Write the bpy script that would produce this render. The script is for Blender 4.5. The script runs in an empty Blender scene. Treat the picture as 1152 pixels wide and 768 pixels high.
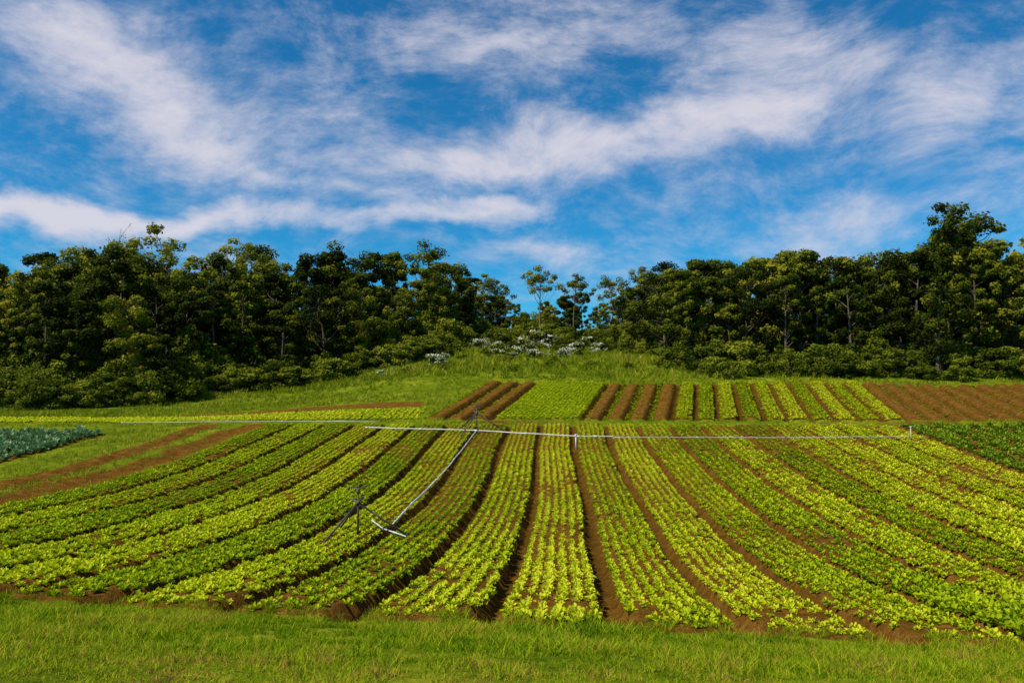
import bpy, math, random
import numpy as np
from mathutils import Vector
rng = np.random.default_rng(7)
random.seed(7)
scene = bpy.context.scene
CAMZ = 4.0
YAW = math.radians(3.26)

# ------------------------------------------------------------ helpers
def sstep(a, b, x):
    t = np.clip((x - a) / (b - a), 0, 1)
    return t * t * (3 - 2 * t)
_perm = np.random.default_rng(99).random((256, 256))
def vnoise(x, y):
    x = np.asarray(x, float); y = np.asarray(y, float)
    xi = np.floor(x).astype(int); yi = np.floor(y).astype(int)
    fx = x - xi; fy = y - yi
    fx = fx * fx * (3 - 2 * fx); fy = fy * fy * (3 - 2 * fy)
    g = lambda i, j: _perm[i & 255, j & 255]
    return (g(xi, yi) * (1 - fx) + g(xi + 1, yi) * fx) * (1 - fy) + (g(xi, yi + 1) * (1 - fx) + g(xi + 1, yi + 1) * fx) * fy
def fbm(x, y, o=4):
    s = 0; a = 0.5; n = 0
    for i in range(o):
        s = s + a * vnoise(x * 2 ** i + 17.3 * i, y * 2 ** i + 9.1 * i); n += a; a *= 0.5
    return s / n

# ------------------------------------------------------------ terrain height
_yy = np.arange(-60, 400, 0.5)
def _prof(pts):
    p = np.array(pts, float)
    v = np.interp(_yy, p[:, 0], p[:, 1])
    k = np.hanning(9); k /= k.sum()
    return np.convolve(np.pad(v, 4, mode='edge'), k, 'valid')
main_p = _prof([(-60, -1.6), (0, -1.62), (4.5, -1.74), (7, -2.36), (9.6, -2.95), (13, -3.40), (16.5, -3.70), (20, -3.80), (25, -3.75),
                (30, -3.50), (35, -3.04), (41, -2.40), (44, -2.14), (50, -1.28), (58, 0), (72, 2.0), (85, 3.7), (100, 5.6), (130, 8.5), (170, 11), (250, 12), (400, 12)])
left_p = _prof([(-60, -1.6), (0, -1.62), (4.5, -1.74), (7, -2.36), (9.6, -2.95), (13, -3.40), (16.5, -3.70), (20, -3.80), (25, -3.75),
                (30, -3.50), (35, -3.04), (41, -2.43), (44, -2.33), (50, -2.15), (56, -1.85), (65, -0.8), (80, 1.3), (100, 4.5), (130, 8), (170, 11), (250, 12), (400, 12)])
def base_h(X, Y):
    X = np.asarray(X, float); Y = np.asarray(Y, float)
    a = np.interp(Y, _yy, main_p); b = np.interp(Y, _yy, left_p)
    w = sstep(-8, -26, X)
    z = a * (1 - w) + b * w
    tilt = -0.026 * np.clip(X, -14, 14) * sstep(3, 9, Y) * (1 - sstep(14, 40, Y))
    z = z + tilt + CAMZ
    z = z + 0.5 * (fbm(X * 0.06, Y * 0.06, 3) - 0.5) * sstep(44, 70, Y) * 2
    return z
SP = 1.65
def wob(X, Y):
    return 0.12 * (fbm(Y * 0.22 + 3, np.round(X / SP) * 3.7, 2) - 0.5) + 0.25 * (fbm(Y * 0.08 + 31, Y * 0, 2) - 0.5)
NEAR = 9.7
def near_edge(X):
    return NEAR + 0.9 * (fbm(np.asarray(X) * 0.9 + 5, np.asarray(X) * 0 + 2.2, 3) - 0.5) - 0.04 * np.clip(X, 0, 10) + 0.02 * np.clip(-X, 0, 10)
def far_edge(X):
    return 42.4 + 0.5 * (fbm(np.asarray(X) * 0.5 + 50, np.asarray(X) * 0 + 7.2, 2) - 0.5)
XL, XR = -9.5 * SP, 10.5 * SP
def in_main(X, Y):
    return sstep(XL - 0.1, XL + 0.1, X) * (1 - sstep(36, 36.3, X)) * sstep(-0.15, 0.15, Y - near_edge(X)) * (1 - sstep(-0.15, 0.15, Y - far_edge(X)))
def bed_main(X, Y):
    u = ((X + wob(X, Y)) / SP + 0.5) % 1.0
    dist = np.minimum(u, 1 - u) * SP
    return sstep(0.10, 0.29, dist)
UY0, UY1 = 44.4, 57.4
SK = 0.18
def up_x0(X, Y): return X - SK * (Y - 44)
def in_upper(X, Y):
    x0 = up_x0(X, Y)
    return sstep(-7.5, -7.3, x0) * (1 - sstep(42, 42.3, x0)) * sstep(UY0 - .15, UY0 + .15, Y) * (1 - sstep(UY1 - .2, UY1 + .2, Y + 0.6 * np.sin(X * 0.3)))
USP = 1.26
def bed_upper(X, Y):
    x0 = up_x0(X, Y)
    u = ((x0 - 6.2) / USP) % 1.0
    dist = np.minimum(u, 1 - u) * USP
    flat = ((x0 > -3.5) & (x0 < 1.1))
    return np.where(flat, 1.0, sstep(0.06, 0.38, dist))
def height(X, Y):
    X = np.asarray(X, float); Y = np.asarray(Y, float)
    z = base_h(X, Y)
    m = in_main(X, Y); u = in_upper(X, Y)
    b = bed_main(X, Y); bu = bed_upper(X, Y)
    clod = (fbm(X * 5, Y * 5, 3) - 0.5)
    z = z + m * (0.25 * b - 0.18 + 0.07 * clod) + u * (0.36 * bu - 0.26 + 0.09 * clod)
    lane = sstep(-19.6, -19.0, X) * (1 - sstep(-16.1, -15.7, X)) * sstep(12, 14, Y) * (1 - sstep(41, 43, Y))
    z = z - 0.12 * lane * (np.exp(-((X + 18.6) / 0.4) ** 2) + np.exp(-((X + 16.6) / 0.45) ** 2)) + 0.12 * lane * clod
    z = z + 0.07 * (fbm(X * 1.3, Y * 1.3, 3) - 0.5) * (1 - m) * (1 - u)
    return z

# ------------------------------------------------------------ mesh builders
def mesh_quads(name, V, F, mats, tint=None, matidx=None, smooth=False):
    me = bpy.data.meshes.new(name)
    V = np.asarray(V, np.float32); F = np.asarray(F, np.int32)
    me.vertices.add(len(V)); me.vertices.foreach_set("co", V.ravel())
    me.loops.add(F.size); me.loops.foreach_set("vertex_index", F.ravel())
    me.polygons.add(len(F))
    me.polygons.foreach_set("loop_start", np.arange(0, F.size, 4, dtype=np.int32))
    if matidx is not None: me.polygons.foreach_set("material_index", np.asarray(matidx, np.int32))
    me.polygons.foreach_set("use_smooth", np.full(len(F), smooth, dtype=bool))
    for m in mats: me.materials.append(m)
    me.update(calc_edges=True)
    if tint is not None:
        a = me.attributes.new("tint", 'FLOAT', 'FACE'); a.data.foreach_set("value", np.asarray(tint, np.float32))
    return me
def obj(name, me, parent=None):
    o = bpy.data.objects.new(name, me); scene.collection.objects.link(o)
    if parent: o.parent = parent
    return o
def empty(name):
    o = bpy.data.objects.new(name, None); scene.collection.objects.link(o); return o

def tube(path, radii, n=6):
    path = [Vector(p) for p in path]; V = []; F = []
    for i, p in enumerate(path):
        d = (path[min(i + 1, len(path) - 1)] - path[max(i - 1, 0)])
        if d.length < 1e-6: d = Vector((0, 0, 1))
        d.normalize()
        a = d.orthogonal().normalized() if abs(d.z) > .99 else d.cross(Vector((0, 0, 1))).normalized()
        b = d.cross(a)
        for k in range(n):
            t = 2 * math.pi * k / n
            V.append(tuple(p + (a * math.cos(t) + b * math.sin(t)) * radii[i]))
    for i in range(len(path) - 1):
        for k in range(n):
            F.append((i * n + k, i * n + (k + 1) % n, (i + 1) * n + (k + 1) % n, (i + 1) * n + k))
    if n == 6:
        e = (len(path) - 1) * n
        F += [(e, e + 1, e + 2, e + 3), (e + 3, e + 4, e + 5, e), (3, 2, 1, 0), (0, 5, 4, 3)]
    return V, F
class Geo:
    def __init__(s): s.V = []; s.F = []; s.T = []; s.M = []; s.n = 0
    def add(s, V, F, t=0.5, m=0):
        V = np.asarray(V, float); F = np.asarray(F, int)
        if len(F) == 0: return
        s.V.append(V); s.F.append(F + s.n); s.n += len(V)
        s.T.append(np.full(len(F), t) if np.isscalar(t) else np.asarray(t)); s.M.append(np.full(len(F), m))
    def arrays(s): return np.concatenate(s.V), np.concatenate(s.F), np.concatenate(s.T), np.concatenate(s.M)
    def mesh(s, name, mats, smooth=False):
        V, F, T, M = s.arrays(); return mesh_quads(name, V, F, mats, T, M, smooth)

def scatter(name, protos, P, rot, scl, which, tint, mats, smooth=False):
    g = Geo()
    for k, (pv, pf, pt, pm) in enumerate(protos):
        idx = np.where(which == k)[0]
        if len(idx) == 0: continue
        c = np.cos(rot[idx])[:, None]; s_ = np.sin(rot[idx])[:, None]
        sc = scl[idx][:, None]
        x = pv[None, :, 0] * sc; y = pv[None, :, 1] * sc; z = pv[None, :, 2] * sc
        X = x * c - y * s_ + P[idx, 0][:, None]; Y = x * s_ + y * c + P[idx, 1][:, None]; Z = z + P[idx, 2][:, None]
        V = np.stack([X, Y, Z], -1).reshape(-1, 3)
        F = (pf[None] + (np.arange(len(idx)) * len(pv))[:, None, None]).reshape(-1, 4)
        T = np.clip(pt[None] * 0.5 + tint[idx][:, None] * 0.5, 0, 1).ravel()
        g.add(V, F, T, 0); g.M[-1] = np.tile(pm, len(idx))
    return obj(name, g.mesh(name, mats, smooth))

# ------------------------------------------------------------ materials
def newmat(name):
    m = bpy.data.materials.new(name); m.use_nodes = True
    nt = m.node_tree; nt.nodes.clear()
    return m, nt
def N(nt, t, **kw):
    n = nt.nodes.new(t)
    for k, v in kw.items(): setattr(n, k, v)
    return n
def ramp(nt, stops, fac=None):
    r = N(nt, 'ShaderNodeValToRGB'); e = r.color_ramp.elements
    while len(e) < len(stops): e.new(0.5)
    for i, (p, c) in enumerate(stops): e[i].position = p; e[i].color = (*c, 1)
    if fac is not None: nt.links.new(fac, r.inputs[0])
    return r
def math_(nt, op, a, b=None):
    n = N(nt, 'ShaderNodeMath', operation=op)
    for i, v in enumerate((a, b)):
        if v is None: continue
        if isinstance(v, (int, float)): n.inputs[i].default_value = v
        else: nt.links.new(v, n.inputs[i])
    return n.outputs[0]
def leaf_mat(name, stops, trans=0.3, rough=0.55, spec=0.25, nscale=0.25, objrand=0.25, noise_amt=0.5):
    m, nt = newmat(name); L = nt.links.new
    at = N(nt, 'ShaderNodeAttribute', attribute_name="tint")
    geo = N(nt, 'ShaderNodeNewGeometry')
    no = N(nt, 'ShaderNodeTexNoise'); no.inputs['Scale'].default_value = nscale; no.inputs['Detail'].default_value = 3
    L(geo.outputs['Position'], no.inputs['Vector'])
    oi = N(nt, 'ShaderNodeObjectInfo')
    f = math_(nt, 'ADD', at.outputs['Fac'], math_(nt, 'MULTIPLY', math_(nt, 'SUBTRACT', no.outputs['Fac'], 0.5), noise_amt))
    f = math_(nt, 'ADD', f, math_(nt, 'MULTIPLY', math_(nt, 'SUBTRACT', oi.outputs['Random'], 0.5), objrand))
    r = ramp(nt, stops, f)
    p = N(nt, 'ShaderNodeBsdfPrincipled'); p.inputs['Roughness'].default_value = rough
    p.inputs['Specular IOR Level'].default_value = spec
    L(r.outputs[0], p.inputs['Base Color'])
    tr = N(nt, 'ShaderNodeBsdfTranslucent'); L(r.outputs[0], tr.inputs['Color'])
    mx = N(nt, 'ShaderNodeMixShader'); mx.inputs[0].default_value = trans
    L(p.outputs[0], mx.inputs[1]); L(tr.outputs[0], mx.inputs[2])
    o = N(nt, 'ShaderNodeOutputMaterial'); L(mx.outputs[0], o.inputs[0])
    return m
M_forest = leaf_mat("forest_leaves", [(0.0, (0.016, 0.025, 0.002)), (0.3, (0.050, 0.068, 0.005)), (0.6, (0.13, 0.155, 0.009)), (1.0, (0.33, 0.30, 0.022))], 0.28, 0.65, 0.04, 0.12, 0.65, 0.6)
M_bush = leaf_mat("bush_leaves", [(0.0, (0.022, 0.036, 0.003)), (0.45, (0.095, 0.125, 0.007)), (1.0, (0.28, 0.29, 0.02))], 0.25, 0.65, 0.04, 0.2, 0.6, 0.5)
M_lett = leaf_mat("lettuce_leaves", [(0.0, (0.07, 0.125, 0.004)), (0.3, (0.23, 0.325, 0.006)), (0.6, (0.46, 0.53, 0.008)), (0.9, (0.70, 0.69, 0.03))], 0.3, 0.7, 0.05, 0.35, 0.0, 0.3)
M_dark = leaf_mat("beet_leaves", [(0.0, (0.05, 0.10, 0.01)), (0.5, (0.18, 0.28, 0.012)), (1.0, (0.38, 0.46, 0.03))], 0.3, 0.7, 0.05, 0.35, 0.0, 0.3)
M_brass = leaf_mat("cabbage_leaves", [(0.0, (0.05, 0.12, 0.03)), (0.5, (0.13, 0.25, 0.08)), (1.0, (0.30, 0.42, 0.20))], 0.2, 0.6, 0.15, 0.35, 0.0, 0.2)
M_grass = leaf_mat("grass_blades", [(0.0, (0.05, 0.10, 0.003)), (0.35, (0.17, 0.28, 0.005)), (0.6, (0.36, 0.46, 0.008)), (0.78, (0.42, 0.36, 0.025)), (1.0, (0.32, 0.18, 0.05))], 0.35, 0.65, 0.04, 1.8, 0.0, 1.1)
M_meadow = leaf_mat("meadow_blades", [(0.0, (0.05, 0.09, 0.005)), (0.5, (0.19, 0.25, 0.009)), (0.85, (0.38, 0.39, 0.02)), (1.0, (0.42, 0.34, 0.07))], 0.3, 0.65, 0.04, 0.12, 0.0, 0.8)
M_flower = leaf_mat("white_blossom", [(0, (0.50, 0.52, 0.38)), (1, (0.78, 0.78, 0.66))], 0.2)
def simple(name, c, rough=0.6, metal=0.0, nscale=8, var=0.35, bump=0.0):
    m, nt = newmat(name); L = nt.links.new
    tc = N(nt, 'ShaderNodeTexCoord')
    no = N(nt, 'ShaderNodeTexNoise'); no.inputs['Scale'].default_value = nscale; no.inputs['Detail'].default_value = 5
    L(tc.outputs['Object'], no.inputs['Vector'])
    r = ramp(nt, [(0.3, tuple(v * (1 - var) for v in c)), (0.7, tuple(min(1, v * (1 + var)) for v in c))], no.outputs['Fac'])
    p = N(nt, 'ShaderNodeBsdfPrincipled'); p.inputs['Roughness'].default_value = rough; p.inputs['Metallic'].default_value = metal
    L(r.outputs[0], p.inputs['Base Color'])
    if bump:
        b = N(nt, 'ShaderNodeBump'); b.inputs['Strength'].default_value = bump; L(no.outputs['Fac'], b.inputs['Height']); L(b.outputs[0], p.inputs['Normal'])
    o = N(nt, 'ShaderNodeOutputMaterial'); L(p.outputs[0], o.inputs[0])
    return m
M_bark = simple("bark", (0.12, 0.09, 0.055), 0.9, 0, 3, 0.5, 0.5)
M_palebark = simple("pale_bark", (0.19, 0.15, 0.10), 0.9, 0, 3, 0.4, 0.4)
M_pipe = simple("aluminium_pipe", (0.58, 0.58, 0.52), 0.6, 0.0, 2, 0.25)
M_post = simple("rusty_steel", (0.09, 0.065, 0.045), 0.7, 0.3, 20, 0.5)

# ground material
m, nt = newmat("ground_soil_and_grass"); L = nt.links.new
geo = N(nt, 'ShaderNodeNewGeometry')
def noise(scale, det=5, rough=0.6, vec=None):
    n = N(nt, 'ShaderNodeTexNoise'); n.inputs['Scale'].default_value = scale; n.inputs['Detail'].default_value = det; n.inputs['Roughness'].default_value = rough
    L(vec or geo.outputs['Position'], n.inputs['Vector']); return n.outputs['Fac']
n1 = noise(0.35); n2 = noise(3.0); n3 = noise(18.0, 4, 0.7)
soilf = math_(nt, 'ADD', math_(nt, 'MULTIPLY', n2, 0.5), math_(nt, 'MULTIPLY', n3, 0.5))
soil = ramp(nt, [(0.3, (0.050, 0.022, 0.003)), (0.5, (0.155, 0.071, 0.011)), (0.7, (0.33, 0.165, 0.033))], soilf)
soild = ramp(nt, [(0.3, (0.026, 0.014, 0.002)), (0.5, (0.082, 0.044, 0.006)), (0.7, (0.18, 0.100, 0.018))], soilf)  # darker soil colours that paint shade into the furrows
atm = N(nt, 'ShaderNodeAttribute', attribute_name="furrow_shade")
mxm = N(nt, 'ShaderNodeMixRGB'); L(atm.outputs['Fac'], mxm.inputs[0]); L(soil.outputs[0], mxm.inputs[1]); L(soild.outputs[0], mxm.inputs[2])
grf = math_(nt, 'ADD', math_(nt, 'MULTIPLY', n1, 0.35), math_(nt, 'ADD', math_(nt, 'MULTIPLY', n2, 0.4), math_(nt, 'MULTIPLY', n3, 0.25)))
gras = ramp(nt, [(0.36, (0.045, 0.07, 0.004)), (0.5, (0.14, 0.185, 0.007)), (0.64, (0.30, 0.30, 0.02))], grf)
at = N(nt, 'ShaderNodeAttribute', attribute_name="soil")
fz = math_(nt, 'ADD', at.outputs['Fac'], math_(nt, 'MULTIPLY', math_(nt, 'SUBTRACT', n2, 0.5), 0.9))
mr = N(nt, 'ShaderNodeMapRange'); mr.inputs[1].default_value = 0.42; mr.inputs[2].default_value = 0.58; L(fz, mr.inputs[0])
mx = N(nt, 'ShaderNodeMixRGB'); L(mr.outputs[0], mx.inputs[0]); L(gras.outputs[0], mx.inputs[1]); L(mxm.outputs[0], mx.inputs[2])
p = N(nt, 'ShaderNodeBsdfPrincipled'); p.inputs['Roughness'].default_value = 0.95; p.inputs['Specular IOR Level'].default_value = 0.0
L(mx.outputs[0], p.inputs['Base Color'])
bp = N(nt, 'ShaderNodeBump'); bp.inputs['Strength'].default_value = 0.8; bp.inputs['Distance'].default_value = 0.08
L(math_(nt, 'ADD', n3, n2), bp.inputs['Height']); L(bp.outputs[0], p.inputs['Normal'])
o = N(nt, 'ShaderNodeOutputMaterial'); L(p.outputs[0], o.inputs[0])
M_ground = m

# ------------------------------------------------------------ ground sheet
def coords(segs):
    out = []
    for a, b, s in segs: out.append(np.arange(a, b, s))
    out = np.concatenate(out + [np.array([segs[-1][1]])]); return out
xs = coords([(-3000, -400, 400), (-400, -100, 30), (-100, -34, 3), (-34, -20, 0.4), (-20, 26, 0.11), (26, 46, 0.14), (46, 100, 3), (100, 400, 30), (400, 3000, 400)])
ys = coords([(-1500, -100, 200), (-100, -8, 8), (-8, 3, 0.6), (3, 16, 0.12), (16, 62, 0.22), (62, 140, 1.5), (140, 400, 20), (400, 4000, 400)])
GX, GY = np.meshgrid(xs, ys)
GZ = height(GX, GY)
nx, ny = len(xs), len(ys)
ii = (np.arange(ny - 1)[:, None] * nx + np.arange(nx - 1)[None]).ravel()
F = np.stack([ii, ii + 1, ii + 1 + nx, ii + nx], 1)
V = np.stack([GX.ravel(), GY.ravel(), GZ.ravel()], 1)
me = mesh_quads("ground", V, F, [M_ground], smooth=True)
mm = in_main(GX, GY); uu = in_upper(GX, GY)
soilm = np.maximum(mm * 1.3, uu * 1.3)
x0 = up_x0(GX, GY)
soilm = np.where((uu > .5) & (x0 > -3.5) & (x0 < 1.1), 0.25, soilm)
lane = sstep(-20.4, -19.2, GX) * (1 - sstep(-15.9, -15.5, GX)) * sstep(11, 14, GY) * (1 - sstep(42.5, 43.5, GY))
ruts = np.clip(np.exp(-((GX + 19.0) / 0.6) ** 2) + np.exp(-((GX + 16.5) / 0.8) ** 2), 0, 1)
soilm = np.maximum(soilm, lane * (0.10 + 1.0 * ruts + 1.0 * (fbm(GX * .8, GY * .4, 3) - .5)))
brown = sstep(48.3, 48.7, GY) * (1 - sstep(50.2, 50.7, GY)) * sstep(-25, -24, GX) * (1 - sstep(-8.6, -8.2, GX))
soilm = np.maximum(soilm, brown * 1.2)
cab = sstep(29, 29.4, GY) * (1 - sstep(39, 39.5, GY)) * sstep(-36, -35.5, GX) * (1 - sstep(-22.8, -22.4, GX))
soilm = np.maximum(soilm, cab * 0.8)
track = sstep(42.4, 42.8, GY) * (1 - sstep(44.0, 44.4, GY)) * sstep(-8, -6, GX)
soilm = np.maximum(soilm, track * (.40 + 1.3 * (fbm(GX * .35, GY * 1.2, 3) - .5)))
a = me.attributes.new("soil", 'FLOAT', 'POINT'); a.data.foreach_set("value", soilm.ravel().astype(np.float32))
furrow_shade = np.clip(uu * (1 - bed_upper(GX, GY)) * 1.0 + mm * (1 - bed_main(GX, GY)) * .7 * sstep(10, 15, GY), 0, 1)  # shade painted into the soil colour of the furrow bottoms, as dark stripes
a = me.attributes.new("furrow_shade", 'FLOAT', 'POINT'); a.data.foreach_set("value", furrow_shade.ravel().astype(np.float32))
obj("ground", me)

# ------------------------------------------------------------ lettuce prototypes
def lettuce(seed, nl=10, R=0.135, H=0.11, cup=0.5):
    r = np.random.default_rng(seed); g = Geo()
    for i in range(nl):
        ring = i / nl
        ang = i * 2.4 + r.normal(0, .25)
        rad = R * (1.0 - 0.55 * ring) * r.uniform(.7, 1.3); lift = H * (0.2 + 0.95 * ring) * r.uniform(.8, 1.2)
        w = R * 0.42 * (1 - 0.3 * ring) * r.uniform(.8, 1.2)
        Vv = []
        for a_, (t, ww) in enumerate([(0.05, 0.3), (0.5, 0.9), (0.85, 1.0), (1.1, 0.3)]):
            for b_ in (-1, 0, 1):
                rr = rad * t; zz = lift * (t ** 0.6) + (abs(b_) * cup * 0.05) + r.normal(0, .010) - (0.02 if t > 1 else 0)
                x = rr; y = b_ * w * ww
                ca, sa = math.cos(ang), math.sin(ang)
                Vv.append((x * ca - y * sa, x * sa + y * ca, zz))
        Ff = [(q * 3 + k, q * 3 + k + 1, (q + 1) * 3 + k + 1, (q + 1) * 3 + k) for q in range(3) for k in range(2)]
        g.add(Vv, Ff, 0.35 + 0.5 * ring + r.uniform(-.25, .25))
    return g.arrays()
lp = [lettuce(s) for s in range(8)]
sp_ = [lettuce(s + 300, 8, .112, .095) for s in range(8)]
PX, PY, SC, TI = [], [], [], []
tints = {-9: .04, -8: .34, -7: .0, -6: .40, -5: .60, -4: .08, -3: .52, -2: .20, -1: .64, 0: .88, 1: .52, 2: .84, 3: .46, 4: .24, 5: .66, 6: .12, 7: .70, 8: 1.0, 9: .70, 10: 1.0}
for k in range(-9, 11):
    t0 = tints[k]
    s0 = 1.12 if k >= 7 else (.98 if k >= 4 else (.82 if k >= -3 else .90)); gap = .17 * s0
    offs = (-0.575, -0.345, -0.115, 0.115, 0.345, 0.575) if k <= 3 else (-0.57, -0.285, 0, 0.285, 0.57)
    for off in offs:
        y = np.arange(9.0, 42.7, gap); y = y + rng.normal(0, .03, len(y))
        x = k * SP + off + rng.normal(0, .02, len(y)); x = x - wob(x, y)
        ne = near_edge(x)
        keep = (y > ne + 0.1 + (0.35 if abs(off) > .5 else 0)) & (y < far_edge(x) - 0.1)
        gapn = fbm(x * 0.8 + 11, y * 0.35, 3)
        keep &= (rng.random(len(y)) < np.where(gapn < 0.28, 0.45, 0.94))
        keep &= ~((y < ne + 1.4) & (rng.random(len(y)) < (0.6 if abs(off) > .5 else .35)))
        x, y = x[keep], y[keep]
        PX.append(x); PY.append(y); SC.append(s0 * rng.uniform(.65, 1.2, len(x)) * (0.62 + 0.68 * fbm(x * .5, y * .3, 2)))
        TI.append(np.clip(t0 + rng.normal(0, .16, len(x)) + .5 * (fbm(x * .35 + 9, y * .2, 2) - .5), 0, 1))
PX = np.concatenate(PX); PY = np.concatenate(PY); SC = np.concatenate(SC); TI = np.concatenate(TI)
P = np.stack([PX, PY, height(PX, PY) - 0.01], 1)
scatter("lettuce_crop", sp_, P, rng.random(len(P)) * 6.28, SC, rng.integers(0, 8, len(P)), TI, [M_lett], smooth=False)

PX, PY = [], []
for k in range(11, 22):
    for off in (-0.45, 0.0, 0.45):
        y = np.arange(14, 42, 0.38); x = np.full(len(y), k * SP + off) + rng.normal(0, .03, len(y)); x -= wob(x, y)
        kp = rng.random(len(y)) < .93; PX.append(x[kp]); PY.append(y[kp])
PX = np.concatenate(PX); PY = np.concatenate(PY)
P = np.stack([PX, PY, height(PX, PY) - 0.01], 1)
bp_ = [lettuce(s + 50, 10, 0.18, 0.20, .8) for s in range(3)]
scatter("beet_crop", bp_, P, rng.random(len(P)) * 6.28, rng.uniform(.8, 1.3, len(P)), rng.integers(0, 3, len(P)), rng.uniform(.3, .9, len(P)), [M_dark], smooth=False)

X_, Y_ = np.meshgrid(np.arange(-35, -22.8, 0.5), np.arange(29.4, 39.2, 0.5))
PX = X_.ravel() + rng.normal(0, .07, X_.size); PY = Y_.ravel() + rng.normal(0, .07, X_.size)
P = np.stack([PX, PY, height(PX, PY)], 1)
scatter("cabbage_crop", [lettuce(s + 90, 14, 0.27, 0.32, 1.2) for s in range(3)], P, rng.random(len(P)) * 6.28, rng.uniform(.6, 1.3, len(P)), rng.integers(0, 3, len(P)), rng.uniform(.1, .95, len(P)), [M_brass], smooth=False)

# upper fields
PX, PY, SC, TI = [], [], [], []
y = np.arange(UY0 + .1, UY1 - 0.1, 0.25)
for x0v in np.arange(-3.4, 1.0, 0.24):
    x = x0v + SK * (y - 44) + rng.normal(0, .04, len(y)); PX.append(x); PY.append(y + rng.normal(0, .04, len(y))); SC.append(rng.uniform(.75, 1.0, len(y))); TI.append(rng.uniform(.3, .65, len(y)))
xx = 6.2; alt = [.45, .25, .62, .15, .55, .80, .30, .88, .5, .75]; bi = 0
while xx < 18.6:
    c = xx + USP / 2; tv = alt[bi % 10]; bi += 1
    for off in (-0.34, -0.11, 0.11, 0.34):
        x = c + off + SK * (y - 44) + rng.normal(0, .04, len(y)); kp = rng.random(len(y)) < .95
        PX.append(x[kp]); PY.append(y[kp]); SC.append(rng.uniform(.8, 1.1, kp.sum())); TI.append(np.clip(tv + rng.normal(0, .12, kp.sum()), 0, 1))
    xx += USP
for yv in np.arange(44.6, 47.8, 0.32):
    x = np.arange(-44, -7.8, 0.3); x = x + rng.normal(0, .05, len(x)); PX.append(x); PY.append(np.full(len(x), yv) + rng.normal(0, .05, len(x))); SC.append(rng.uniform(.9, 1.3, len(x))); TI.append(rng.uniform(.75, 1.0, len(x)))
for (a_, b_) in ((-7.46, -3.6), (1.16, 6.1), (18.8, 40)):
    xx = a_
    while xx < b_:
        n = int(rng.integers(60, 150)); yy_ = rng.uniform(UY0, UY1 - .3, n)
        PX.append(xx + rng.normal(0, .09, n) + SK * (yy_ - 44)); PY.append(yy_); SC.append(rng.uniform(.5, 1.0, n)); TI.append(rng.uniform(0, .2, n))
        n = 25; yy_ = rng.uniform(UY0, UY1 - .3, n)
        PX.append(xx + USP / 2 + rng.normal(0, .25, n) + SK * (yy_ - 44)); PY.append(yy_); SC.append(rng.uniform(.3, .6, n)); TI.append(rng.uniform(0, .5, n))
        xx += USP
PX = np.concatenate(PX); PY = np.concatenate(PY); SC = np.concatenate(SC); TI = np.concatenate(TI)
P = np.stack([PX, PY, height(PX, PY) - 0.01], 1)
scatter("young_lettuce_crop", lp, P, rng.random(len(P)) * 6.28, SC, rng.integers(0, 8, len(P)), TI, [M_lett], smooth=False)

# ------------------------------------------------------------ grass
def tuft(seed, nb, h, w, spread, segs=2):
    r = np.random.default_rng(seed); g = Geo()
    for i in range(nb):
        a_ = r.uniform(0, 6.28); bx, by = r.normal(0, spread, 2); hh = h * r.uniform(.4, 1.2); lean = r.uniform(.1, .9) * hh
        ww = w * r.uniform(.7, 1.3) / 2; fa = r.uniform(0, 6.28); px, py = math.cos(fa) * ww, math.sin(fa) * ww
        Vv = []
        for s in range(segs + 1):
            t = s / segs; k = (1 - t) ** 0.7 if s < segs else 0.08
            cx = bx + math.cos(a_) * lean * t * t; cy = by + math.sin(a_) * lean * t * t; cz = hh * (t - .15 * t * t) - 0.02
            Vv += [(cx - px * k, cy - py * k, cz), (cx + px * k, cy + py * k, cz)]
        g.add(Vv, [(2 * s, 2 * s + 1, 2 * s + 3, 2 * s + 2) for s in range(segs)], r.uniform(0, 1))
    return g.arrays()
gt = [tuft(s, 13, .12, .011, .035) for s in range(5)] + [tuft(s + 20, 13, .055, .014, .05) for s in range(3)]
n = 26000
Yg = 3.0 + (NEAR + 0.7 - 3.0) * np.sqrt(rng.random(n)) ; Xg = rng.uniform(-1, 1, n) * (Yg * 0.78 + 1.5)
edge = near_edge(Xg) + 0.9 * (rng.random(n) ** 4)
patch = fbm(Xg * 0.7, Yg * 0.9, 4); fine = fbm(Xg * 3.1 + 40, Yg * 4.3, 3)
kp = (Yg < edge) & (rng.random(n) < sstep(.25, .5, fine) * .92 + .08); Xg, Yg, patch, fine = Xg[kp], Yg[kp], patch[kp], fine[kp]; n = len(Xg)
P = np.stack([Xg, Yg, height(Xg, Yg)], 1)
which = np.where(rng.random(n) < sstep(5.2, 7.6, Yg + 3 * (patch - .5)) * .9, rng.integers(0, 5, n), rng.integers(5, 8, n))
sc = (0.25 + 0.7 * patch + 1.2 * (fine - .4)) * (1 + 0.9 * np.exp(-((Xg - 0.3) / 1.0) ** 2) * sstep(8.3, 9.4, Yg))
ti = np.clip(0.42 + (patch - 0.5) * 1.3 + (fine - .5) * .8 + 0.62 * (1 - sstep(4.3, 7.0, Yg + 3.0 * (patch - .5))) + rng.normal(0, .18, n), 0, 1)
scatter("grass", gt, P, rng.random(n) * 6.28, np.clip(sc, .25, 2.2), which, ti, [M_grass])

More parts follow.
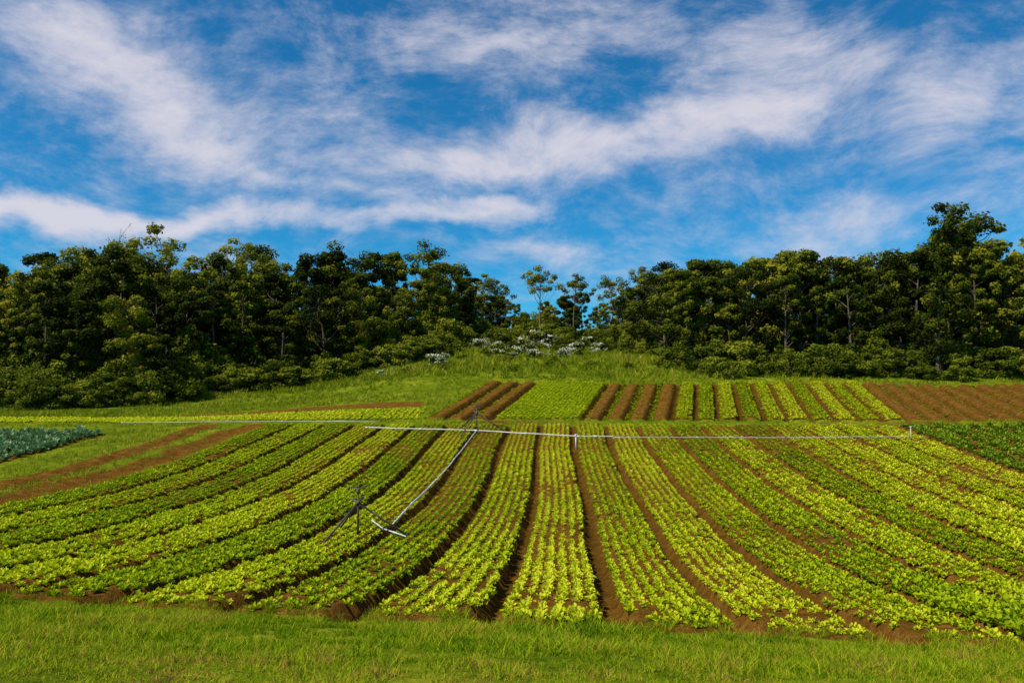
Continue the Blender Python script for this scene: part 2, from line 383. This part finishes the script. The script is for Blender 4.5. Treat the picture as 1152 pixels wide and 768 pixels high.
mt = [tuft(s + 40, 9, .34, .05, .13, 1) for s in range(4)]
def in_any_field(X, Y):
    return (in_main(X, Y) > .3) | (in_upper(X, Y) > .3) | ((Y > 44.3) & (Y < 48.0) & (X < -7.6)) | ((Y > 48.2) & (Y < 50.6) & (X > -24.5) & (X < -8.3)) | ((Y > 29.2) & (Y < 39.3) & (X < -22.6))
n = 70000
Ym = 12 + (104 - 12) * rng.random(n) ** 0.75; Xm = rng.uniform(-1, 1, n) * (Ym * 0.8)
ok = ~in_any_field(Xm, Ym)
rut = (np.abs(Xm + 19.0) < .6) | (np.abs(Xm + 16.5) < .8)
ok &= ~(rut & (Ym < 43)) | (rng.random(n) < .15)
ok &= (Ym > 41.5) | (Xm < XL + .2) | (Xm > 36)
pt = fbm(Xm * .15, Ym * .2, 4); pf_ = fbm(Xm * .9 + 7, Ym * .7, 3)
ok &= rng.random(n) < sstep(.2, .55, pf_) + .1
Xm, Ym, pt, pf_ = Xm[ok], Ym[ok], pt[ok], pf_[ok]; n = len(Xm)
P = np.stack([Xm, Ym, height(Xm, Ym)], 1)
sm = np.where(Ym < 44.6, 0.5, np.where(Ym < 60, .9, 1.4)) * (0.2 + 1.6 * pt * pf_ * 1.6)
scatter("meadow_grass", mt, P, rng.random(n) * 6.28, sm, rng.integers(0, 4, n), np.clip((pt - .5) * 1.8 + .5 + (pf_ - .5) * .8 + rng.normal(0, .18, n), 0, 1), [M_meadow])

# ------------------------------------------------------------ trees
def leaves(g, centers, radii, counts, size, r, tint0, up=0.35, m=1, flat=0.75):
    for c, R, cnt in zip(centers, radii, counts):
        d = r.normal(0, 1, (cnt, 3)); d /= np.linalg.norm(d, axis=1)[:, None]
        rad = R * (0.5 + 0.5 * r.random(cnt) ** 0.5) * (1 + 0.16 * r.normal(0, 1, cnt))
        pos = c + d * rad[:, None] * np.array([1, 1, flat])
        nrm = d * 0.9 + r.normal(0, .5, (cnt, 3)) + np.array([0, 0, up]); nrm /= np.linalg.norm(nrm, axis=1)[:, None]
        a_ = np.cross(nrm, r.normal(0, 1, (cnt, 3))); a_ /= np.linalg.norm(a_, axis=1)[:, None]
        b_ = np.cross(nrm, a_)
        s = size * r.uniform(.6, 1.3, cnt)[:, None]
        Vv = np.stack([pos - a_ * s * .5, pos - b_ * s * .34, pos + a_ * s * .5, pos + b_ * s * .34], 1).reshape(-1, 3)
        Ff = np.arange(cnt * 4).reshape(-1, 4)
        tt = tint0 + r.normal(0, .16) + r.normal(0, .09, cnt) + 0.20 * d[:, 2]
        g.add(Vv, Ff, np.clip(tt, 0, 1), m)
def tree(seed, H=12, W=6, base=0.35, nclump=34, perclump=300, size=.26, style='round', tint0=0.42, trunk_r=.2):
    r = np.random.default_rng(seed); g = Geo()
    bend = r.normal(0, .35, 2)
    topz = H * (0.86 if style != 'umbrella' else 0.9)
    def tp(z): t = z / H; return np.array([bend[0] * t * t * 2, bend[1] * t * t * 2, z])
    zz = np.linspace(-0.4, topz, 8)
    rr = trunk_r * (1 - 0.85 * np.linspace(0, 1, 8)); rr[0] *= 1.4
    v, f = tube([tp(z) for z in zz], rr); g.add(v, f, .5, 0)
    cs, rs = [], []
    lobes = r.uniform(.65, 1.3, 7)
    for i in range(nclump):
        a_ = r.uniform(0, 6.28)
        if style == 'umbrella':
            q = math.sqrt(r.random()); z = H * (0.97 - 0.24 * q * q - r.uniform(0, .16)); rad = q * W / 2 * lobes[int(a_ / 6.283 * 7) % 7]; R = W * r.uniform(.07, .12)
        elif style == 'column':
            t = (i + .5) / nclump; z = H * (base + (1 - base) * t * .98); env = (0.75 + .25 * math.sin(t * 9 + seed)) * (1 - .5 * t ** 3) * (1.0 if t < .88 else 1.6); rad = W / 2 * env * r.uniform(.15, 1); R = W * .22 * r.uniform(.7, 1.2)
        else:
            t = r.random() ** .85; z = H * (base + (0.96 - base) * t)
            env = max(.25, math.sqrt(max(0, 1 - (2 * (t * .8 + .12) - 1) ** 2)))
            rad = W / 2 * env * (r.random() ** .4) * lobes[int(a_ / 6.283 * 7) % 7]; R = W * r.uniform(.08, .16)
        c = tp(z) + np.array([math.cos(a_) * rad, math.sin(a_) * rad, 0]); cs.append(c); rs.append(R)
        z0 = max(H * .18, z - rad * r.uniform(.5, 1.1) - .4); z0 = min(z0, topz * .97)
        p0 = tp(z0); mid = (p0 + c) / 2 + np.array([0, 0, -.1 * rad]) + r.normal(0, .15, 3)
        if i % (1 if style != 'round' else 2) == 0:
            br = trunk_r * (0.42 if style != 'column' else .25)
            v, f = tube([p0, mid, c], [br * (1 - .6 * z0 / H), br * .4, br * .12], 6); g.add(v, f, .5, 0)
            for q in range(2):
                e = c + r.normal(0, R * .9, 3); v, f = tube([mid * .3 + c * .7, e], [br * .2, br * .06], 6); g.add(v, f, .5, 0)
    cnts = [int(perclump * (R / (W * .13)) ** 1.6) if style == 'round' else perclump for R in rs]
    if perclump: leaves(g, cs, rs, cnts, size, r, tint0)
    return g, cs
def bush(seed, H=3, W=4, n=14, per=260, size=.2, tint0=.45, flowers=0):
    r = np.random.default_rng(seed); g = Geo(); cs, rs = [], []
    for i in range(n):
        a_ = r.uniform(0, 6.28); q = math.sqrt(r.random()); z = H * r.uniform(.08, .9) * (1 - .5 * q * q)
        c = np.array([math.cos(a_) * q * W * .42, math.sin(a_) * q * W * .42, z]); cs.append(c); rs.append(W * r.uniform(.08, .17))
        v, f = tube([(0.1 * c[0], .1 * c[1], -.2), tuple(c * np.array([.6, .6, .5])), tuple(c)], [.05, .035, .012]); g.add(v, f, .5, 0)
    leaves(g, cs, rs, [per] * n, size, r, tint0)
    if flowers:
        cc = [cs[i] + np.array([0, 0, .1]) for i in range(n)]; leaves(g, cc, [x * 1.14 for x in rs], [int(flowers * r.uniform(0, 2.2)) for _ in range(n)], .13, r, .5, m=2)
    return g
mats = [M_bark, M_forest, M_flower]; matsb = [M_bark, M_bush, M_flower]
protos = []
for s in range(8):
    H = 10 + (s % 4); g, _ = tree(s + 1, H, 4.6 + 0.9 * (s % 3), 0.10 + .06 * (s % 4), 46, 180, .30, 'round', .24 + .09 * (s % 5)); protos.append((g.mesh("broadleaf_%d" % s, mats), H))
uprotos = []
for s in range(3):
    g, _ = tree(s + 30, 12, 7.0, .5, 36, 165, .24, 'umbrella', .5, trunk_r=.15); uprotos.append((g.mesh("umbrella_%d" % s, [M_palebark, M_forest, M_flower]), 12))
bprotos = [(bush(s + 60, 3.2 + .5 * (s % 3), 4.2, 24, 165, .22, .34 + .09 * (s % 4)).mesh("bush_mesh_%d" % s, matsb), 3.2 + .5 * (s % 3)) for s in range(5)]
fprotos = [(bush(s + 80, 1.6, 2.4, 12, 150, .13, .55, 34).mesh("flowering_mesh_%d" % s, matsb), 1.6) for s in range(3)]

def tb(px): return math.tan(math.atan((px - 576) / 896) - YAW)   # bearing slope of a direction from the rows' axis
sky_t = np.array([tb(v) for v in (-300, 0, 100, 200, 300, 400, 470, 510, 560, 620, 680, 740, 830, 890, 960, 1010, 1060, 1100, 1152, 1400)])
sky_s = (430 - np.array([282, 285, 272, 258, 264, 268, 280, 306, 334, 338, 326, 306, 294, 290, 298, 292, 266, 256, 268, 276])) / 896.0
front_x = [-120, -60, -40, -30, -28, -18, -13, -9, -6.0, 8.0, 8.8, 12, 40, 120]
front_y = [54, 54, 56, 57.5, 64, 69, 74, 84, 97, 97, 66, 60.5, 60, 59.5]
forest = empty("forest")
def place(me_h, x, y, h, parent=None, name="tree", sink=0.1, wide=None):
    me_, H = me_h; o = bpy.data.objects.new(name, me_); scene.collection.objects.link(o)
    s = h / H; sx = s * (wide if wide else random.uniform(.9, 1.2))
    o.location = (x, y, float(base_h(x, y)) - sink); o.rotation_euler = (0, 0, random.uniform(0, 6.28)); o.scale = (sx, sx, s)
    if parent: o.parent = parent
    return o
yv = 54.0
while yv < 124:
    step = 3.5 if yv < 80 else 4.4
    xv = -0.9 * yv
    while xv < 0.8 * yv:
        x = xv + random.uniform(-1.4, 1.4); y = yv + random.uniform(-1.4, 1.4)
        xv += step * random.uniform(.85, 1.3)
        yf = float(np.interp(x, front_x, front_y))
        if y < yf + 1.5: continue
        depth_in = y - yf
        if depth_in > 34 and not (-14 < x < 16): continue
        t = x / y; cap = float(np.interp(t, sky_t, sky_s)) * y + CAMZ - float(base_h(x, y))
        nat = random.uniform(8, 14.5) * min(1, .5 + depth_in / 22)
        if -9 < x < 12 and y > 93: nat = random.uniform(3.6, 8)
        h = min(nat, cap * random.choice((random.uniform(.62, .95), random.uniform(.90, 1.12))))
        if h < 2.0: continue
        if h < 3.8: place(random.choice(bprotos), x, y, h, forest, "tree_bush"); continue
        if random.random() < .14 and depth_in > 10: place(random.choice(uprotos), x, y, min(h * 1.08, cap * 1.06), forest, "tree")
        else: place(protos[random.randrange(8)], x, y, h, forest, "tree")
    yv += step * .95
under = empty("forest_undergrowth")
for i in range(400):
    x = random.uniform(-60, 58) if i % 2 else random.uniform(-50, -9)
    yf = float(np.interp(x, front_x, front_y))
    dd = random.uniform(-1.5, 8) if x < -9 else random.uniform(-1.0, 3.5)
    y = yf + dd
    if -8 < x < 8.5: h = random.uniform(1.2, 3)
    elif x <= -8: h = random.uniform(1.4, 2.8) + max(0, dd) * .38 * random.uniform(.6, 1.2)
    else: h = random.uniform(.9, 2.4) + max(0, dd) * .5
    place(random.choice(bprotos), x, y, h, under, "bush", wide=random.uniform(.7, 1.4) * max(.7, min(1.2, 3.0 / h)))
msh = empty("meadow_shrubs")
for i in range(200):
    t = random.uniform(-.14, .125); y = 99 - 21 * random.random() ** 1.5; x = t * y
    place(random.choice(bprotos), x, y, random.uniform(.7, 2.6) * (1.0 if y > 84 else .6), msh, "shrub", wide=random.uniform(.7, 1.3))
for i in range(60):
    t = random.uniform(-.26, .10); y = random.uniform(64, 80); x = t * y
    place(random.choice(bprotos), x, y, random.uniform(.3, .9), msh, "shrub", wide=1.3)
def ray_on(px, d): return (tb(px) * d, d)
for (px_, d_, h_) in ((490, 67, 1.3), (560, 76, 1.4), (588, 78, 1.6), (605, 74, 1.2), (643, 79, 1.5), (662, 82, 1.4), (622, 82, 1.6), (573, 72, 1.0), (430, 66, .7), (602, 84, 2.0), (634, 73, .9), (540, 80, 1.5), (675, 78, 1.1)):
    x, y = ray_on(px_, d_); place(random.choice(fprotos), x, y, h_, None, "flowering_shrub", wide=random.uniform(1.1, 1.7))
g, _ = tree(201, 14.5, 2.9, .10, 54, 140, .24, 'column', .16, trunk_r=.2); col = (g.mesh("slender_tree_mesh", mats), 14.5)
x, y = ray_on(1055, 61); place(col, x, y, 13.1, None, "slender_tree", wide=1.0)
for (px_, d_, h_) in ((560, 100, 8.2), (607, 96, 9.8), (645, 100, 8.6), (725, 98, 9.2), (478, 84, 12.2), (545, 102, 8.8), (690, 104, 8.4), (190, 84, 15.2), (270, 84, 14.4)):
    x, y = ray_on(px_, d_)
    sd = int(px_); g, _ = tree(sd, 10, 5.2, .6, 26, 90, .21, 'umbrella', .5, trunk_r=.11)
    place((g.mesh("umbrella_tree_mesh", [M_palebark, M_forest, M_flower]), 10), x, y, h_, None, "umbrella_tree", wide=1.1)
g, _ = tree(333, 12, 3.2, .6, 22, 5, .14, 'umbrella', .6, trunk_r=.10)
x, y = ray_on(118, 80); place((g.mesh("bare_tree_mesh", [M_palebark, M_forest, M_flower]), 12), x, y, 16.6, None, "bare_tree", wide=.7)
for (px_, d_, h_) in ((890, 70, 9.8), (775, 66, 8.4), (1105, 68, 12.0), (965, 68, 9)):
    x, y = ray_on(px_, d_); place(protos[int(px_) % 8], x, y, h_, None, "broadleaf_tree", wide=1.0)

# ------------------------------------------------------------ irrigation
def hz(x, y): return float(height(x, y))
def sprinkler(name, x, y, H, spread, rot, r=.024):
    root = empty(name); g = Geo(); z = hz(x, y)
    v, f = tube([(x, y, z - .1), (x, y, z + H)], [r * 1.2, r]); g.add(v, f)
    for k in range(3):
        a_ = rot + k * 2.094; ex, ey = x + spread * math.cos(a_), y + spread * math.sin(a_)
        v, f = tube([(ex, ey, hz(ex, ey) - .05), (x - .18 * math.cos(a_), y - .18 * math.sin(a_), z + H * .86)], [r, r]); g.add(v, f)
    v, f = tube([(x, y, z + H * .72), (x, y, z + H * .78)], [r * 2, r * 2]); g.add(v, f)
    obj("tripod", g.mesh("tripod", [M_post], True), root)
    g = Geo(); zt = z + H
    v, f = tube([(x, y, zt - .06), (x, y, zt - .05), (x, y, zt + .05), (x, y, zt + .06)], [.02, .045, .045, .015]); g.add(v, f)
    v, f = tube([(x - .05, y, zt + .03), (x + .24, y, zt + .15)], [.026, .016]); g.add(v, f)
    v, f = tube([(x + .05, y, zt + .10), (x - .2, y, zt + .10), (x - .22, y, zt + .04)], [.012, .014, .024]); g.add(v, f)
    obj("head", g.mesh("sprinkler_head", [M_post], True), root)
    return root
sprinkler("irrigation_sprinkler", -4.62, 18.4, 1.05, 1.3, 0.1)
sprinkler("irrigation_sprinkler.001", -4.0, 39.4, 1.5, 1.7, .1, .032)
def pipe(name, pts, r=.035, lift=.24, mat=M_pipe, n=24):
    P_ = []
    for (a_, b_) in zip(pts[:-1], pts[1:]):
        for k in range(n): t = k / n; P_.append((a_[0] + (b_[0] - a_[0]) * t, a_[1] + (b_[1] - a_[1]) * t))
    P_.append(pts[-1][:2]); A = np.array(P_); z = base_h(A[:, 0], A[:, 1]) + lift + .03 * (fbm(A[:, 0], A[:, 1], 2) - .5)
    g = Geo(); v, f = tube([(A[i, 0], A[i, 1], z[i]) for i in range(len(A))], [r] * len(A)); g.add(v, f)
    for i in range(0, len(A), 12):
        if i + 1 < len(A):
            q0 = Vector((A[i, 0], A[i, 1], z[i])); q1 = Vector((A[i + 1, 0], A[i + 1, 1], z[i + 1])); d = (q1 - q0).normalized() * .09
            v, f = tube([q0 - d, q0 + d], [r * 1.5] * 2); g.add(v, f)
    return obj(name, g.mesh(name, [mat], True))
pipe("irrigation_pipe", [(-9.6, 39.9), (-4.0, 39.2), (1.0, 37.6), (2.6, 37.7)], .032)
pipe("irrigation_pipe.001", [(2.6, 37.7), (10.5, 37.8), (16.4, 38.2)], .014, .2)
pipe("irrigation_pipe.002", [(-4.0, 39.2), (-4.15, 32), (-4.2, 27), (-4.2, 23), (-4.05, 19.6)], .022, .22)
pipe("irrigation_pipe.003", [(-24, 42.9), (-15, 42.9), (-9.6, 42.6)], .018, .16)
pipe("irrigation_pipe.004", [(-4.62, 19.9), (-4.1, 18.8), (-3.4, 17.9)], .016, .22)
def post(name, x, y, H, r=.03, mat=M_pipe):
    g = Geo(); z = hz(x, y)
    v, f = tube([(x, y, z - .1), (x, y, z + H)], [r, r * .9]); g.add(v, f)
    v, f = tube([(x, y, z + H), (x, y, z + H + .03), (x, y, z + H + .1)], [r * 1.6, r * 1.6, r * .6]); g.add(v, f)
    v, f = tube([(x - .09, y, z + H + .06), (x + .12, y, z + H + .1)], [r * .6, r * .4]); g.add(v, f)
    return obj(name, g.mesh(name, [mat], True))
post("irrigation_riser", .82, 36.2, .65); post("irrigation_riser.001", 16.4, 38.2, .5, .022)

# ------------------------------------------------------------ light and sky
SUN_EL, SUN_AZ = math.radians(52), math.radians(-124)   # azimuth measured from +Y towards +X
d = Vector((math.sin(SUN_AZ) * math.cos(SUN_EL), math.cos(SUN_AZ) * math.cos(SUN_EL), math.sin(SUN_EL)))
sl = bpy.data.lights.new("sun", 'SUN'); sl.energy = 5.0; sl.angle = math.radians(.5); sl.color = (1.0, .94, .80)
so = bpy.data.objects.new("sun", sl); scene.collection.objects.link(so); so.rotation_euler = d.to_track_quat('Z', 'Y').to_euler()

w = bpy.data.worlds.new("World"); scene.world = w; w.use_nodes = True; nt = w.node_tree; nt.nodes.clear(); L = nt.links.new
sky = N(nt, 'ShaderNodeTexSky'); sky.sky_type = 'NISHITA'; sky.sun_disc = False; sky.sun_elevation = SUN_EL; sky.sun_rotation = SUN_AZ
sky.air_density = 1.0; sky.dust_density = 0.0; sky.ozone_density = 3.0; sky.altitude = 500
mulc = N(nt, 'ShaderNodeMixRGB', blend_type='MULTIPLY'); mulc.inputs[0].default_value = 1; mulc.inputs[2].default_value = (0.12, 0.80, 1.12, 1); L(sky.outputs[0], mulc.inputs[1])
tc = N(nt, 'ShaderNodeTexCoord'); sp = N(nt, 'ShaderNodeSeparateXYZ'); L(tc.outputs['Generated'], sp.inputs[0])
az = math_(nt, 'ARCTAN2', sp.outputs[0], sp.outputs[1]); el = math_(nt, 'ARCSINE', sp.outputs[2])
cb = N(nt, 'ShaderNodeCombineXYZ'); L(az, cb.inputs[0]); L(el, cb.inputs[1])
def azel(px, py):
    a_ = math.atan((px - 576) / 896); e = math.atan((430 - py) / 896 * math.cos(a_)); return a_ - YAW, e
clouds = [  # centre, half sizes (units of 1/900 rad), tilt deg, amount
    (150, 90, 240, 75, -26, .95), (70, 30, 160, 40, -15, .5), (235, 165, 130, 42, -20, .7),
    (560, 20, 230, 46, 5, .8), (640, 55, 90, 34, 20, .6),
    (700, 148, 280, 42, 6, 1.15), (880, 100, 130, 46, -10, .8), (560, 188, 220, 30, -2, .65), (890, 45, 190, 40, -14, .7), (1080, 125, 170, 50, 14, .8), (1010, 75, 120, 35, -20, .6),
    (530, 238, 140, 22, 4, 1.35), (190, 243, 320, 19, 1, 1.35), (20, 240, 130, 22, -6, 1.0),
    (390, 150, 230, 55, -12, .35), (600, 290, 130, 24, 0, .55), (860, 280, 320, 45, 4, .35), (400, 215, 240, 14, -3, .4), (1050, 225, 200, 42, 8, .45)]
tot = None
def vnoise_vec(scale, amp, det):
    nd = N(nt, 'ShaderNodeTexNoise'); nd.inputs['Scale'].default_value = scale; nd.inputs['Detail'].default_value = det; L(cb.outputs[0], nd.inputs['Vector'])
    vs = N(nt, 'ShaderNodeVectorMath', operation='SUBTRACT'); L(nd.outputs['Color'], vs.inputs[0]); vs.inputs[1].default_value = (.5, .5, .5)
    vm = N(nt, 'ShaderNodeVectorMath', operation='MULTIPLY'); L(vs.outputs[0], vm.inputs[0]); vm.inputs[1].default_value = amp
    va = N(nt, 'ShaderNodeVectorMath', operation='ADD'); L(cb.outputs[0], va.inputs[0]); L(vm.outputs[0], va.inputs[1]); return va.outputs[0]
va = vnoise_vec(7, (.20, .11, 0), 6)       # ragged outlines of the cloud banks
vb = vnoise_vec(3.0, (.18, .16, 0), 1.5)   # slow swirl for the streaks
for (px_, py_, sx_, sy_, rot_, am_) in clouds:
    a_, e = azel(px_, py_)
    mp = N(nt, 'ShaderNodeMapping', vector_type='TEXTURE'); mp.inputs['Location'].default_value = (a_, e, 0)
    mp.inputs['Rotation'].default_value = (0, 0, math.radians(rot_)); mp.inputs['Scale'].default_value = (sx_ / 900, sy_ / 900, 1)
    L(va, mp.inputs['Vector'])
    gr = N(nt, 'ShaderNodeTexGradient', gradient_type='SPHERICAL'); L(mp.outputs[0], gr.inputs[0])
    v_ = math_(nt, 'MULTIPLY', gr.outputs['Fac'], am_)
    tot = v_ if tot is None else math_(nt, 'ADD', tot, v_)
def snoise(scale, sx, sy, rot, det, rough, dist):
    mp = N(nt, 'ShaderNodeMapping'); mp.inputs['Scale'].default_value = (sx, sy, 1); mp.inputs['Rotation'].default_value = (0, 0, math.radians(rot)); L(vb, mp.inputs['Vector'])
    n_ = N(nt, 'ShaderNodeTexNoise'); n_.inputs['Scale'].default_value = scale; n_.inputs['Detail'].default_value = det; n_.inputs['Roughness'].default_value = rough; n_.inputs['Distortion'].default_value = dist
    L(mp.outputs[0], n_.inputs['Vector']); return n_.outputs['Fac']
s1 = snoise(6, 1, 1.7, -4, 12, .66, 0.0); s2 = snoise(14, 1, 2.4, 12, 10, .7, 0.0); s3 = snoise(22, 1, 2.2, -22, 8, .7, 0.0)
nn = math_(nt, 'ADD', math_(nt, 'MULTIPLY', s1, .5), math_(nt, 'ADD', math_(nt, 'MULTIPLY', s2, .3), math_(nt, 'MULTIPLY', s3, .2)))
dens = math_(nt, 'ADD', math_(nt, 'MULTIPLY', tot, .66), math_(nt, 'MULTIPLY', math_(nt, 'SUBTRACT', nn, .5), 2.8))
mr = N(nt, 'ShaderNodeMapRange', interpolation_type='SMOOTHSTEP'); mr.inputs[1].default_value = -.18; mr.inputs[2].default_value = .90; L(dens, mr.inputs[0])
cl = math_(nt, 'MULTIPLY', mr.outputs[0], .92)
mxs = N(nt, 'ShaderNodeMixRGB'); L(cl, mxs.inputs[0]); L(mulc.outputs[0], mxs.inputs[1]); mxs.inputs[2].default_value = (7.1, 6.9, 7.7, 1)
bg = N(nt, 'ShaderNodeBackground'); bg.inputs[1].default_value = .1; L(mxs.outputs[0], bg.inputs[0])
wo = N(nt, 'ShaderNodeOutputWorld'); L(bg.outputs[0], wo.inputs[0])

# ------------------------------------------------------------ camera
cd = bpy.data.cameras.new("camera"); cd.lens = 28; cd.sensor_width = 36; cd.clip_end = 6000; cd.clip_start = .1
co = bpy.data.objects.new("camera", cd); scene.collection.objects.link(co)
co.location = (0, 0, CAMZ); co.rotation_euler = (math.radians(90) + math.atan(46 / 896), 0, YAW)
scene.camera = co
scene.view_settings.view_transform = 'Standard'; scene.view_settings.look = 'None'; scene.view_settings.exposure = 0
